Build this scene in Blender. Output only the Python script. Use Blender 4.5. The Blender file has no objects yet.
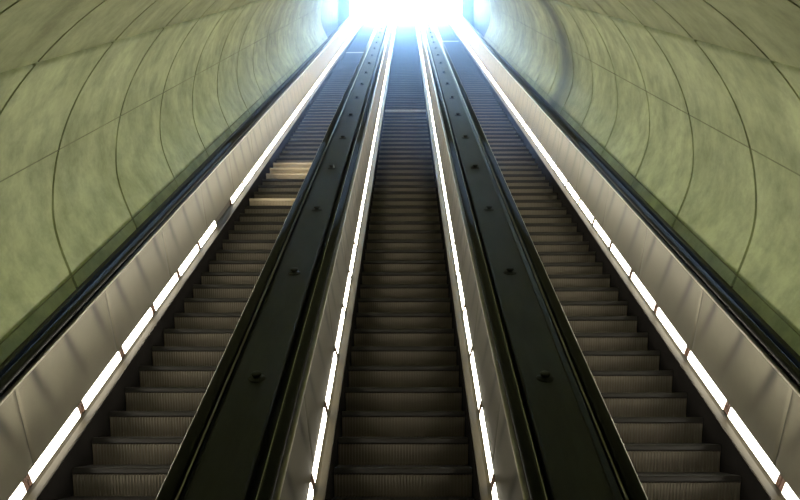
import bpy, bmesh, math, random
from mathutils import Matrix, Vector
random.seed(7)
sc = bpy.context.scene
COL = sc.collection
PI = math.pi
C30, S30 = math.cos(PI/6), math.sin(PI/6)
# ---------------------------------------------------------------- frame of the incline
# the camera is the world origin; along the slope y = v - V0, perpendicular to it z = HN - h
V0, HN = 3.0, 3.45
ORG = Vector((0, C30*V0 + S30*HN, S30*V0 - C30*HN))
SPACING = 1.885            # between neighbouring escalators
TOP = 58.0 - V0            # upper end of the slope
F = Matrix.Translation(ORG) @ Matrix.Rotation(PI/6, 4, 'X')

# ---------------------------------------------------------------- materials
def new_mat(name):
    m = bpy.data.materials.new(name); m.use_nodes = True
    nt = m.node_tree; b = nt.nodes['Principled BSDF']
    return m, nt, b

def N(nt, kind, **kw):
    n = nt.nodes.new(kind)
    for k, v in kw.items():
        if k in n.inputs: n.inputs[k].default_value = v
        else: setattr(n, k, v)
    return n

def noise(nt, scale, detail=4, stretch=(1, 1, 1), rough=.6):
    tc = N(nt, 'ShaderNodeTexCoord'); mp = N(nt, 'ShaderNodeMapping')
    mp.inputs['Scale'].default_value = stretch
    nz = N(nt, 'ShaderNodeTexNoise'); nz.inputs['Scale'].default_value = scale
    nz.inputs['Detail'].default_value = detail; nz.inputs['Roughness'].default_value = rough
    nt.links.new(tc.outputs['Object'], mp.inputs['Vector']); nt.links.new(mp.outputs['Vector'], nz.inputs['Vector'])
    return nz

def ramp(nt, src, stops):
    r = N(nt, 'ShaderNodeValToRGB'); e = r.color_ramp.elements
    while len(e) < len(stops): e.new(.5)
    for i, (p, c) in enumerate(stops):
        e[i].position = p; e[i].color = (*c, 1) if len(c) == 3 else c
    nt.links.new(src, r.inputs['Fac']); return r

def mottled(name, c1, c2, scale, rough, metal=0., bump=0., stretch=(1, 1, 1), r2=None, spec=None):
    m, nt, b = new_mat(name)
    nz = noise(nt, scale, 5, stretch)
    r = ramp(nt, nz.outputs['Fac'], [(.3, c1), (.7, c2)])
    nt.links.new(r.outputs['Color'], b.inputs['Base Color'])
    b.inputs['Metallic'].default_value = metal; b.inputs['Roughness'].default_value = rough
    if spec is not None: b.inputs['Specular IOR Level'].default_value = spec
    if r2 is not None:
        mr = N(nt, 'ShaderNodeMapRange'); mr.inputs['To Min'].default_value = rough; mr.inputs['To Max'].default_value = r2
        nt.links.new(nz.outputs['Fac'], mr.inputs['Value']); nt.links.new(mr.outputs['Result'], b.inputs['Roughness'])
    if bump:
        bp = N(nt, 'ShaderNodeBump'); bp.inputs['Strength'].default_value = bump; bp.inputs['Distance'].default_value = .02
        nt.links.new(nz.outputs['Fac'], bp.inputs['Height']); nt.links.new(bp.outputs['Normal'], b.inputs['Normal'])
    return m

def concrete(name, c1=(.40, .445, .235), c2=(.57, .63, .355), darker=False):
    m, nt, b = new_mat(name)
    L = nt.links.new
    n1 = noise(nt, .8, 7, (1, 1, 1), .62); n2 = noise(nt, 4.5, 6, (1, .75, 1), .68); n3 = noise(nt, 1.3, 6, (.8, 1.3, .8), .66)
    r1 = ramp(nt, n1.outputs['Fac'], [(.32, c1), (.68, c2)])
    r2 = ramp(nt, n2.outputs['Fac'], [(.32, (.62, .63, .60)), (.60, (1.12, 1.12, 1.10))])
    r3 = ramp(nt, n3.outputs['Fac'], [(.34, (.66, .65, .58)), (.58, (1.06, 1.06, 1.06))])
    a = N(nt, 'ShaderNodeMix', data_type='RGBA', blend_type='MULTIPLY'); a.inputs[0].default_value = .7
    c = N(nt, 'ShaderNodeMix', data_type='RGBA', blend_type='MULTIPLY'); c.inputs[0].default_value = .6
    L(r1.outputs['Color'], a.inputs[6]); L(r2.outputs['Color'], a.inputs[7])
    L(a.outputs[2], c.inputs[6]); L(r3.outputs['Color'], c.inputs[7]); 
    out = c.outputs[2]
    if darker:      # one wide, soft-edged dark band round the right-hand side
        g = N(nt, 'ShaderNodeNewGeometry'); sp = N(nt, 'ShaderNodeSeparateXYZ'); L(g.outputs['Position'], sp.inputs['Vector'])
        ad = N(nt, 'ShaderNodeMath', operation='MULTIPLY_ADD'); L(n1.outputs['Fac'], ad.inputs[0]); ad.inputs[1].default_value = .5; L(sp.outputs['Y'], ad.inputs[2])
        mr = N(nt, 'ShaderNodeMapRange'); L(ad.outputs[0], mr.inputs['Value']); mr.inputs['From Min'].default_value = 13.6; mr.inputs['From Max'].default_value = 15.7
        rr = ramp(nt, mr.outputs['Result'], [(0, (1, 1, 1)), (.45, (.42, .44, .46)), (.62, (.20, .22, .26)), (.74, (.34, .36, .38)), (1, (1, 1, 1))])
        d = N(nt, 'ShaderNodeMix', data_type='RGBA', blend_type='MULTIPLY'); d.inputs[0].default_value = 1.
        L(out, d.inputs[6]); L(rr.outputs['Color'], d.inputs[7]); out = d.outputs[2]
    L(out, b.inputs['Base Color'])
    b.inputs['Roughness'].default_value = .62; b.inputs['Specular IOR Level'].default_value = .35
    bp = N(nt, 'ShaderNodeBump'); bp.inputs['Strength'].default_value = .25; bp.inputs['Distance'].default_value = .02
    L(n2.outputs['Fac'], bp.inputs['Height']); L(bp.outputs['Normal'], b.inputs['Normal'])
    return m

def emitter(name, col, strength):
    m, nt, b = new_mat(name)
    b.inputs['Base Color'].default_value = (.8, .8, .78, 1)
    b.inputs['Emission Color'].default_value = (*col, 1); b.inputs['Emission Strength'].default_value = strength
    return m

def panel_steel(name):
    """brushed steel; a dark arc runs down from each of the three fixings along the top edge"""
    m, nt, b = new_mat(name); L = nt.links.new
    def mth(op, a, b_=None, c=None):
        n = N(nt, 'ShaderNodeMath', operation=op)
        for k, v in enumerate((a, b_, c)):
            if v is None: continue
            if isinstance(v, (int, float)): n.inputs[k].default_value = v
            else: L(v, n.inputs[k])
        return n.outputs[0]
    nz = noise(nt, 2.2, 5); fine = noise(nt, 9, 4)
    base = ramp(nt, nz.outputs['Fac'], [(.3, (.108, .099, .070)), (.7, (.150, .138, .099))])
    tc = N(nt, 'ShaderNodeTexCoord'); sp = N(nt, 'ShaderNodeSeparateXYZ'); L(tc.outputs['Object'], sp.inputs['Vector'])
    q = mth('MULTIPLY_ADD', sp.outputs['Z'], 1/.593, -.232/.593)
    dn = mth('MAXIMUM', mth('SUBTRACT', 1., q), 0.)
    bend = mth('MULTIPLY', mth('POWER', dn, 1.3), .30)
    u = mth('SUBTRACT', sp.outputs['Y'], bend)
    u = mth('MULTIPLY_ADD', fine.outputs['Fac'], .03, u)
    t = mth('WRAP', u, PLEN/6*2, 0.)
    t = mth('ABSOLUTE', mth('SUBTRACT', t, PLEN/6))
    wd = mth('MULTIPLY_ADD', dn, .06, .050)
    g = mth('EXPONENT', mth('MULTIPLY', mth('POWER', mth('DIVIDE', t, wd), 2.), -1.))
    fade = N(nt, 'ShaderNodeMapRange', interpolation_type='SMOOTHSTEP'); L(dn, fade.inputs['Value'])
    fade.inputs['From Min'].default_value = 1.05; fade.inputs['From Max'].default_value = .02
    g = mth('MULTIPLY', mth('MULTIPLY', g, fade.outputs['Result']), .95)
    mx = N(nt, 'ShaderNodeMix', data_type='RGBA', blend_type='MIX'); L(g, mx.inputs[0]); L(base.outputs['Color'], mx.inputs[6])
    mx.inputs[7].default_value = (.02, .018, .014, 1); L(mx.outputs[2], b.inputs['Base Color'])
    b.inputs['Metallic'].default_value = 1.
    ro = mth('MULTIPLY_ADD', nz.outputs['Fac'], .1, .36); L(ro, b.inputs['Roughness'])
    return m

PLEN = 1.76
M = dict(
    concrete=concrete('olive concrete'), darker=concrete('olive concrete with a damp band', darker=True),
    vault=concrete('dimmed brownish concrete', (.30, .325, .165), (.44, .475, .255)),  # ceiling: browner, with its weaker light darkened into the colour
    joint=mottled('joint gap', (.02, .02, .014), (.035, .035, .02), 3, .9),
    seam=mottled('filled seam', (.16, .17, .09), (.36, .38, .2), 1.3, .8),
    shaft=mottled('shaft concrete', (.10, .11, .125), (.15, .16, .18), 1.2, .7, bump=.1),
    steel=panel_steel('brushed steel with dark arcs'),
    bright=mottled('bright trim', (.34, .32, .27), (.44, .41, .35), 6, .28, 1.),
    bronze=mottled('bronze ledge', (.034, .027, .012), (.052, .041, .020), 5, .5, .3),
    skirt=mottled('dark skirt', (.006, .0055, .005), (.010, .009, .008), 3, .9, 0., spec=0.),
    rubber=mottled('handrail rubber', (.012, .012, .012), (.02, .02, .019), 4, .36),
    deck=mottled('dark deck metal', (.030, .030, .028), (.050, .049, .045), 3, .55, 0., 0, (3, .5, 3), .62, .12),
    gutter=mottled('black gutter', (.010, .010, .010), (.018, .018, .017), 3, .5),
    step=mottled('dark step metal', (.013, .012, .010), (.024, .021, .018), 4, .45, .2),
    riser=mottled('grey ribbed riser', (.145, .127, .094), (.21, .183, .138), 2.5, .5, .3),
    tan=mottled('tan step', (.46, .38, .26), (.56, .47, .33), 4, .6),
    pale=mottled('pale nosing', (.50, .46, .40), (.6, .56, .5), 5, .5, .3),
    knob=mottled('black knob', (.008, .008, .008), (.015, .015, .015), 6, .7),
    socket=mottled('brown lamp socket', (.10, .045, .026), (.15, .07, .04), 8, .6),
    floor=mottled('lobby floor', (.08, .07, .06), (.12, .105, .09), 2, .6),
    tube=emitter('lit fluorescent tube', (1., .93, .78), 14.5),
    tube_boost=emitter('boosted fluorescent tube', (1., .94, .80), 33.),  # unseen rows, boosted above the visible ones to fill the lower walls
)

# ---------------------------------------------------------------- helpers
def link(name, bm, mats, parent=None, local=None, smooth=False):
    me = bpy.data.meshes.new(name)
    bmesh.ops.recalc_face_normals(bm, faces=bm.faces)
    bm.to_mesh(me); bm.free()
    for m in (mats if isinstance(mats, (list, tuple)) else [mats]): me.materials.append(m)
    if smooth:
        for p in me.polygons: p.use_smooth = True
    o = bpy.data.objects.new(name, me); COL.objects.link(o)
    if parent is not None: o.parent = parent
    if local is not None: o.location = local
    return o

def copy_part(o, parent, y):
    c = o.copy(); COL.objects.link(c); c.parent = parent
    c.location = (o.location.x, y, o.location.z)
    return c

def thing(name, label, cat, x, group=None):
    o = bpy.data.objects.new(name, None); COL.objects.link(o)
    o.location = (x, ORG.y, ORG.z); o.rotation_euler = (PI/6, 0, 0); o.empty_display_size = .3
    o['label'] = label; o['category'] = cat
    if group: o['group'] = group
    return o

def structure(o, mat=True):
    o['kind'] = 'structure'
    if mat: o.matrix_world = F
    return o

def extrude(bm, prof, y0, y1, mat=0, closed=True):
    """profile in (x, z) drawn along the slope from y0 to y1, ends capped"""
    a = [bm.verts.new((x, y0, z)) for x, z in prof]; b = [bm.verts.new((x, y1, z)) for x, z in prof]
    n = len(prof)
    for i in range(n if closed else n-1):
        j = (i+1) % n
        f = bm.faces.new((a[i], a[j], b[j], b[i])); f.material_index = mat
    if closed:
        for r in (a, list(reversed(b))):
            f = bm.faces.new(r); f.material_index = mat
    return bm

def box(bm, x0, x1, y0, y1, z0, z1, mat=0):
    return extrude(bm, [(x0, z0), (x1, z0), (x1, z1), (x0, z1)], y0, y1, mat)

def rounded(cx, cz, w, h, r, n=4):
    out = []
    for k, (sx, sz) in enumerate(((1, 1), (-1, 1), (-1, -1), (1, -1))):
        for i in range(n+1):
            a = (k + i/n)*PI/2
            out.append((cx + sx*(w/2-r) + r*math.cos(a), cz + sz*(h/2-r) + r*math.sin(a)))
    return out

def mir(prof, s): return [(x*s, z) for x, z in prof]

# ---------------------------------------------------------------- tunnel lining (its rings stand in upright planes)
RX, RH, HC = 2.954, 2.13, 1.772
RING0, RING = 5.31, 1.645
def ring_point(th, v, grow=0.):
    k = min(max((math.sin(th)-.10)/.29, 0.), 1.)
    x = (RX+grow)*math.cos(th)*(1-.024*k*k*(3-2*k)); dh = (RH+grow)*math.sin(th)      # th > 0 is below the axis
    return Vector((x, (v - math.tan(PI/6)*dh) - V0, HN - (HC+dh)))

def lining(name, t0, t1, nt_, side_joint):
    """one band of the lining from angle t0 to t1, joint grooves at every ring and along the edges"""
    bm = bmesh.new()
    vs = []
    v = RING0 - RING*3
    while v < 30.9:
        for d, g in ((-.07, 0), (-.04, 0), (-.021, 0), (-.020, .05), (.020, .05), (.021, 0), (.04, 0), (.07, 0)):
            if v+d > 1.5: vs.append((v+d, g))
        for q in (.2, .4, .6, .8): vs.append((v+RING*q, 0)) if v+RING*q > 1.5 else None
        v += RING
    vs = [(1.5, 0)] + [p for p in vs if p[0] < 30.6] + [(30.6, 0)]
    ths = [(t0, .02), (t0+.0035, .02), (t0+.005, 0)] + [(t0+.005+(t1-t0-.01)*i/nt_, 0) for i in range(1, nt_)] + [(t1-.005, 0), (t1-.0035, .02), (t1, .02)]
    grid = [[bm.verts.new(ring_point(th, v, max(g, gt))) for th, gt in ths] for v, g in vs]
    # a level run behind the foot of the escalators, closed by an end wall farther back
    base = [bm.verts.new(F.inverted() @ Vector(((F @ ring_point(th, 1.5)).x, -4.5, (F @ ring_point(th, 1.5)).z))) for th, _ in ths]
    for i in range(len(vs)-1):
        for j in range(len(ths)-1):
            f = bm.faces.new((grid[i][j], grid[i][j+1], grid[i+1][j+1], grid[i+1][j]))
            f.material_index = 1 if (vs[i][1] and vs[i+1][1]) else 0
            f.smooth = not (vs[i][1] or vs[i+1][1]) and abs(vs[i+1][0]-vs[i][0]) > .03
    for j in range(len(ths)-1):
        bm.faces.new((base[j], base[j+1], grid[0][j+1], grid[0][j])).smooth = True
    # below the outer decks the lining drops straight to the slab
    for j, sg in ((0, -1), (-1, 1)):
        if abs(math.sin(ths[j][0]) - math.sin(.43)) < 1e-6:
            col = [r[j] for r in grid]
            low = [bm.verts.new(Vector((c.co.x, c.co.y, -.6))) for c in col]
            for i in range(len(col)-1): bm.faces.new((col[i], col[i+1], low[i+1], low[i]))
    o = link(name, bm, [M[{'ceiling': 'vault', 'wall_right': 'darker'}.get(name, 'concrete')], M['joint']])
    return structure(o)

SEAM_UP, SEAM_MID, SEAM_LOW = -.545, -.12, .33
lining('wall_right', SEAM_UP, .43, 32, True)
lining('wall_left', PI-.43, PI-SEAM_UP, 32, True)
lining('ceiling', PI-SEAM_UP, 2*PI+SEAM_UP, 40, True)

# thin seams between lining courses, along the slope on either side
for k, th in enumerate((SEAM_MID, SEAM_LOW, PI-SEAM_MID, PI-SEAM_LOW)):
    bm = bmesh.new()
    pr = []
    for v in (1.5, 30.6):
        p = ring_point(th, v, -.002)
        pr.append([bm.verts.new(p+Vector((0, 0, d))) for d in (-.005, .005)] + [bm.verts.new(ring_point(th, v, .03)+Vector((0, 0, d))) for d in (.007, -.007)])
    for i in range(4):
        j = (i+1) % 4; bm.faces.new((pr[0][i], pr[0][j], pr[1][j], pr[1][i]))
    structure(link('trim_%d' % (k+1), bm, M['seam']))

# lobby floor, back wall, and the slab the machines stand on
bm = bmesh.new(); box(bm, -3, 3, -4.5, 4.4, -1.9, -1.65); structure(link('floor', bm, M['floor']), False)
bm = bmesh.new(); box(bm, -3.2, 3.2, -4.8, -4.5, -3.4, 2); structure(link('wall_back', bm, M['concrete']), False)
bm = bmesh.new(); box(bm, -3.3, 3.3, -.9, TOP+.5, -.75, -.5); structure(link('floor_slope', bm, M['gutter']))

# open shaft above the tunnel mouth and the gateway at its upper end
YA, YB = 27.35, 39.0
for s, nm in ((-1, 'left'), (1, 'right')):
    bm = bmesh.new(); box(bm, *sorted((s*3.35, s*3.75)), YA-.4, YB+.5, 10, 24.2); structure(link('wall_shaft_'+nm, bm, M['shaft']), False)
    bm = bmesh.new(); box(bm, *sorted((s*2.78, s*3.35)), YB, YB+.5, 14, 24.2); structure(link('wall_gateway_'+nm, bm, M['shaft']), False)
bm = bmesh.new()                      # head wall over the tunnel mouth, as thick as the lining
arc = [F @ ring_point(t, 30.6) for t in [PI*i/24 + PI for i in range(25)]]
edge = [(-3.35, min(p.z, 16.0)) if i == 0 else (3.35, p.z) if i == 24 else (max(-3.35, min(3.35, p.x*1.7)), 24.2) for i, p in enumerate(arc)]
lo = [bm.verts.new((p.x, YA, p.z)) for p in arc]; hi = [bm.verts.new((x, YA, z)) for x, z in edge]
lo2 = [bm.verts.new((p.x, YA-.4, p.z)) for p in arc]; hi2 = [bm.verts.new((x, YA-.4, z)) for x, z in edge]
for i in range(24):
    for q in ((lo[i], lo[i+1], hi[i+1], hi[i]), (lo2[i], hi2[i], hi2[i+1], lo2[i+1]), (hi[i], hi[i+1], hi2[i+1], hi2[i]), (lo[i], lo2[i], lo2[i+1], lo[i+1])):
        bm.faces.new(q)
structure(link('wall_front', bm, M['concrete']), False)
bm = bmesh.new(); box(bm, -3.75, 3.75, YA-.4, YB+.5, 24.2, 24.6); structure(link('shaft_light_cover', bm, M['shaft']), False)  # unseen roof added over the shaft to keep sky light off its walls
bm = bmesh.new(); box(bm, -2.78, 2.78, YB, YB+.5, 23.4, 24.2); structure(link('wall_gateway_top', bm, M['shaft']), False)

# ---------------------------------------------------------------- escalators
PITCH = .406
RISE, RUN = PITCH*S30, PITCH*C30
def slope_yz(Y, Z): return (C30*Y + S30*Z, -S30*Y + C30*Z)     # level/upright step coordinates to slope coordinates

def ribbed(bm, prof, half, pitch, depth, mat):
    """square ribs running along profile prof (list of step (Y, Z)), raised by depth towards its left normal"""
    n = int(round(2*half/pitch)); p = 2*half/n
    xs = []
    for i in range(n):
        x = -half + i*p
        xs += [(x, 0), (x+p*.20, 0), (x+p*.24, 1), (x+p*.76, 1), (x+p*.80, 0)]
    xs.append((half, 0))
    rows = []
    for k, (Y, Z) in enumerate(prof):
        a = prof[max(k-1, 0)]; b = prof[min(k+1, len(prof)-1)]
        ty, tz = b[0]-a[0], b[1]-a[1]; l = math.hypot(ty, tz); ny, nz = -tz/l, ty/l
        rows.append([bm.verts.new((x, *slope_yz(Y+ny*depth*up, Z+nz*depth*up))) for x, up in xs])
    for r in range(len(rows)-1):
        for i in range(len(xs)-1):
            bm.faces.new((rows[r][i], rows[r][i+1], rows[r+1][i+1], rows[r+1][i])).material_index = mat

def step_body():
    bm = bmesh.new()
    h = .497
    ribbed(bm, [(.010, -.006), (RUN+.062, -.006)], h, .0226, .006, 0)
    # front lip and closed body
    prof = [(RUN+.062, -.0065), (.010, -.0065), (.004, -.001), (.000, -.006), (-.002, -.014), (-.002, -.038), (.010, -.045), (.034, -.06), (.085, -RISE), (RUN*.5, -RISE*.75)]
    a = [bm.verts.new((-h, *slope_yz(*q))) for q in prof]; b = [bm.verts.new((h, *slope_yz(*q))) for q in prof]
    for i in range(len(prof)):
        j = (i+1) % len(prof); bm.faces.new((a[i], a[j], b[j], b[i]))
    bm.faces.new(a); bm.faces.new(list(reversed(b)))
    return bm

def step_riser():
    bm = bmesh.new()
    prof = [(.014, -.046), (.020, -.06), (.034, -.10), (.050, -.14), (.062, -.18), (.066, -RISE-.008)]
    prof = [(y, z) for y, z in prof][::-1]
    ribbed(bm, prof, .497, .0226, .013, 0)
    return bm

def panel_mesh(s, plen):
    """one steel panel from its lower edge by the lamps to the top rail, slightly pillowed between its fixings"""
    bm = bmesh.new()
    nu, nw = 66, 16
    rows = []
    for i in range(nu+1):
        u = .004 + (plen-.008)*i/nu; r = []
        for j in range(nw+1):
            q = j/nw
            d = .0
            for k in range(-1, 4):
                p0 = plen/6 + k*plen/3
                c = p0 + .23*(1-q)**1.25
                d += .0025*q**.8*math.exp(-((u-c)/.040)**2)
            e = min(u, plen-u)/.012
            d += .004*math.exp(-e*e)
            x = .603 + .042*q + d
            r.append(bm.verts.new((s*x, u, .232 + .593*q)))
        rows.append(r)
    for i in range(nu):
        for j in range(nw):
            bm.faces.new((rows[i][j], rows[i+1][j], rows[i+1][j+1], rows[i][j+1]))
    return bm

def tube_mesh(s, length):
    """one lamp of the row: a slim lit cover turned towards the steps, brown end sockets"""
    bm = bmesh.new()
    face = [(.583, .158), (.584, .172), (.589, .196), (.594, .222), (.600, .236)]
    back = [(.606, .232), (.606, .150)]
    pr = mir(face + back, s)
    ys = (0, .048, length-.048, length)
    rows = [[bm.verts.new((x, y, z)) for x, z in pr] for y in ys]
    n = len(pr)
    for k in range(3):
        for i in range(n):
            j = (i+1) % n
            f = bm.faces.new((rows[k][i], rows[k][j], rows[k+1][j], rows[k+1][i]))
            f.material_index = 0 if k == 1 and i < 4 else 1
    bm.faces.new(rows[0]).material_index = 1; bm.faces.new(rows[-1][::-1]).material_index = 1
    return bm

PLEN, PAN0 = 1.76, 4.94 - 1.76 - V0
TLEN, TUB0 = .98, 4.80 - 2*.98 - V0
NOSE0 = 6.083 - V0
XP = RUN*0
def escalator(name_label, xc, phase, seen, unlit=(), tan=(), pale=()):
    E = thing('escalator', name_label, 'escalator', xc, 'escalators climbing the tunnel')
    # --- steps: the hundred that show largest, then the tiny far run as one part
    y0 = NOSE0 + phase*PITCH
    sb = rb = None
    first = -3
    for n in range(first, first+100):
        y = y0 + n*PITCH
        if sb is None:
            sb = link('step', step_body(), M['step'], E, (0, y, 0)); rb = link('riser', step_riser(), M['riser'], sb)
            s_, r_ = sb, rb
        else:
            s_ = copy_part(sb, E, y); r_ = rb.copy(); COL.objects.link(r_); r_.parent = s_
        if n in tan or n in pale:
            m = M['tan'] if n in tan else M['pale']
            s_.data = sb.data.copy(); s_.data.materials[0] = m
            s_['label'] = 'worn tan step' if n in tan else 'step with a pale edge'
            if n in tan: r_.data = rb.data.copy(); r_.data.materials[0] = m
    bm = bmesh.new(); half = .497
    prof = []
    n1 = int((TOP - y0)/PITCH)
    for n in list(range(-9, first)) + list(range(first+100, n1)):
        y = y0 + n*PITCH
        q = [slope_yz(a, b) for a, b in ((.352, 0), (0, 0), (0, -.033), (.02, -.04), (.02, -RISE-.01), (.3, -RISE))]
        vs = [[bm.verts.new((x, y+a, b)) for a, b in q] for x in (-half, half)]
        for i in range(6):
            j = (i+1) % 6
            bm.faces.new((vs[0][i], vs[0][j], vs[1][j], vs[1][i])).material_index = 1 if i == 3 else 0
        bm.faces.new(vs[0]); bm.faces.new(vs[1][::-1])
    st = link('distant_steps', bm, [M['step'], M['riser']], E); st['kind'] = 'stuff'
    y_lo, y_hi = -.35, TOP
    for s in (-1, 1):
        # skirt beside the steps
        bm = bmesh.new(); extrude(bm, mir([(.502, -.34), (.512, -.34), (.512, .125), (.502, .125)], s), y_lo, y_hi)
        link('skirt', bm, M['skirt'], E)
        # balustrade body, with the top rail
        bm = bmesh.new()
        extrude(bm, mir([(.625, .10), (.66, .835), (.735, .835), (.735, -.5), (.625, -.5)], s), y_lo, y_hi)
        B = link('balustrade', bm, M['gutter'], E)
        bm = bmesh.new(); extrude(bm, mir(rounded(.645, .833, .040, .022, .008, 3), s), y_lo, y_hi); link('top_rail', bm, M['bright'], B)
        bm = bmesh.new(); extrude(bm, mir(rounded(.736, .846, .014, .022, .005, 3), s), y_lo, y_hi); link('edge_trim', bm, M['bright'], B)
        p0 = None
        k = 0
        while PAN0 + (k+1)*PLEN < TOP+.5:
            y = PAN0 + k*PLEN
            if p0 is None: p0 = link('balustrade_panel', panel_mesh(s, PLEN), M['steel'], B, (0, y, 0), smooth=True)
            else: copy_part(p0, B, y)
            k += 1
        # moving handrail
        bm = bmesh.new()
        extrude(bm, mir(rounded(.690, .880, .076, .046, .022, 5), s), y_lo-.1, y_hi)
        extrude(bm, mir([(.672, .83), (.708, .83), (.708, .87), (.672, .87)], s), y_lo, y_hi)
        hr = link('handrail', bm, M['rubber'], E)
        for p in hr.data.polygons: p.use_smooth = len(p.vertices) == 4
        # ledge and row of tubes along the foot of the panels
        bm = bmesh.new()
        extrude(bm, mir([(.512, .10), (.508, .125), (.512, .134), (.560, .140), (.583, .150), (.607, .152), (.607, .236), (.620, .236), (.625, .150), (.625, .10)], s), y_lo, y_hi)
        L = link('lamp_ledge', bm, M['bronze'], E)
        t0 = None; k = 0
        while TUB0 + (k+1)*TLEN < TOP:
            y = TUB0 + k*TLEN
            if not (s in unlit and k in unlit[s]):
                if t0 is None: t0 = link('fluorescent_tube', tube_mesh(s, TLEN-.010), [M['tube' if s in seen else 'tube_boost'], M['socket']], L, (0, y, 0))
                else: copy_part(t0, L, y)
            k += 1
    return E

escalator('left-hand escalator with two bands of worn tan steps, beside the left tunnel wall', -SPACING, 0., (-1,), unlit={-1: (8,)}, tan=(16, 20, 21, 22), pale=(70,))
escalator('middle escalator with dark ribbed steps between two rows of lit tubes', 0., 0., (-1, 1), pale=(36,))
escalator('right-hand escalator with all dark steps, beside the right tunnel wall', SPACING, -.24, (1,), pale=(82,))

# ---------------------------------------------------------------- decks between and outside the escalators
def knob_mesh():
    bm = bmesh.new()
    def lathe(pr, n=16):
        rings = [[bm.verts.new((r*math.cos(2*PI*i/n), r*1.0*math.sin(2*PI*i/n), z)) for i in range(n)] for r, z in pr]
        for k in range(len(rings)-1):
            for i in range(n):
                j = (i+1) % n; bm.faces.new((rings[k][i], rings[k][j], rings[k+1][j], rings[k+1][i])).smooth = True
        bm.faces.new(rings[0]); bm.faces.new(rings[-1])
    lathe([(.058, -.002), (.058, .004), (.050, .009), (.024, .012), (.022, .022), (.032, .027), (.034, .036), (.028, .043), (.010, .046)])
    return bm

def deck(label, xc):
    D = thing('escalator_deck', label, 'deck', xc, 'dark decks between escalators')
    a, b = SPACING/2 - .743, .155
    bm = bmesh.new()
    extrude(bm, [(x-.012, z) for x, z in [(-b, .78), (b, .78), (b, .856), (b-.012, .862), (-b+.012, .862), (-b, .856)]], -.35, TOP)
    link('deck_plate', bm, M['deck'], D)
    for s in (-1, 1):
        bm = bmesh.new(); extrude(bm, mir([(b-.012*s, .79), (a, .815), (a, .70), (b-.012*s, .70)], s), -.35, TOP); link('gutter', bm, M['gutter'], D)
    k0 = None
    y = 5.56/.9464 - .866 - 2*1.98 - V0 + .0
    y = (5.56 - 2.6*.3229)/.9464 - V0 - 1.98
    while y < TOP:
        if y > -.2:
            if k0 is None: k0 = link('anti_slide_knob', knob_mesh(), M['knob'], D, (-.012, y, .861))
            else: copy_part(k0, D, y)
        y += 1.98
    return D
deck('dark flat deck with black knobs between the left and middle escalators', -SPACING/2)
deck('dark flat deck with black knobs between the middle and right escalators', SPACING/2)
for s, nm in ((-1, 'left'), (1, 'right')):
    bm = bmesh.new(); x = SPACING+.743
    extrude(bm, mir([(x, .70), (x, .82), (x+.012, .83), (x+.022, .895), (x+.034, .902), (x+.09, .904), (x+.09, .70)], s), -.35, TOP)
    structure(link('baseboard_'+nm, bm, M['gutter']))

# ---------------------------------------------------------------- scattering volume added for the bluish glare round the bright exit
m = bpy.data.materials.new('daylight haze'); m.use_nodes = True
nt = m.node_tree; nt.nodes.clear()
vo = N(nt, 'ShaderNodeVolumeScatter'); vo.inputs['Color'].default_value = (.34, .52, 1., 1); vo.inputs['Density'].default_value = .027; vo.inputs['Anisotropy'].default_value = .85
ou = N(nt, 'ShaderNodeOutputMaterial'); nt.links.new(vo.outputs['Volume'], ou.inputs['Volume'])
bm = bmesh.new()
vs = [[bm.verts.new((x, Y, Z)) for x, Z in ((-3.3, zl), (3.3, zl), (3.3, zh), (-3.3, zh))] for Y, zl, zh in ((12, 3.2, 7.6), (52, 26.5, 38))]
for i in range(4): bm.faces.new((vs[0][i], vs[0][(i+1) % 4], vs[1][(i+1) % 4], vs[1][i]))
bm.faces.new(vs[0]); bm.faces.new(vs[1][::-1])
hz = link('glare', bm, m); hz['kind'] = 'stuff'; hz['label'] = 'bluish volume added for the glare round the bright upper end of the tunnel'; hz['category'] = 'glare'

# ---------------------------------------------------------------- light and camera
w = bpy.data.worlds.new('overcast sky'); sc.world = w; w.use_nodes = True
nt = w.node_tree; bg = nt.nodes['Background']
tc = N(nt, 'ShaderNodeTexCoord'); sep = N(nt, 'ShaderNodeSeparateXYZ'); nt.links.new(tc.outputs['Generated'], sep.inputs['Vector'])
r = ramp(nt, sep.outputs['Z'], [(0., (.42, .64, 1.)), (.45, (.40, .62, 1.)), (.8, (.30, .52, 1.))])
nt.links.new(r.outputs['Color'], bg.inputs['Color']); bg.inputs['Strength'].default_value = 75.0

cam = bpy.data.cameras.new('camera'); co = bpy.data.objects.new('camera', cam); COL.objects.link(co)
cam.sensor_width = 36; cam.lens = 850/800*36; cam.clip_start = .05; cam.clip_end = 500
co.location = (.03, 0, 0)
co.rotation_euler = (PI/2 + PI/6 - math.atan(290/850), 0, math.atan(7/850))
sc.camera = co
sc.view_settings.view_transform = 'Standard'; sc.view_settings.look = 'None'
sc.view_settings.exposure = 0; sc.view_settings.gamma = 1; sc.view_settings.use_curve_mapping = False
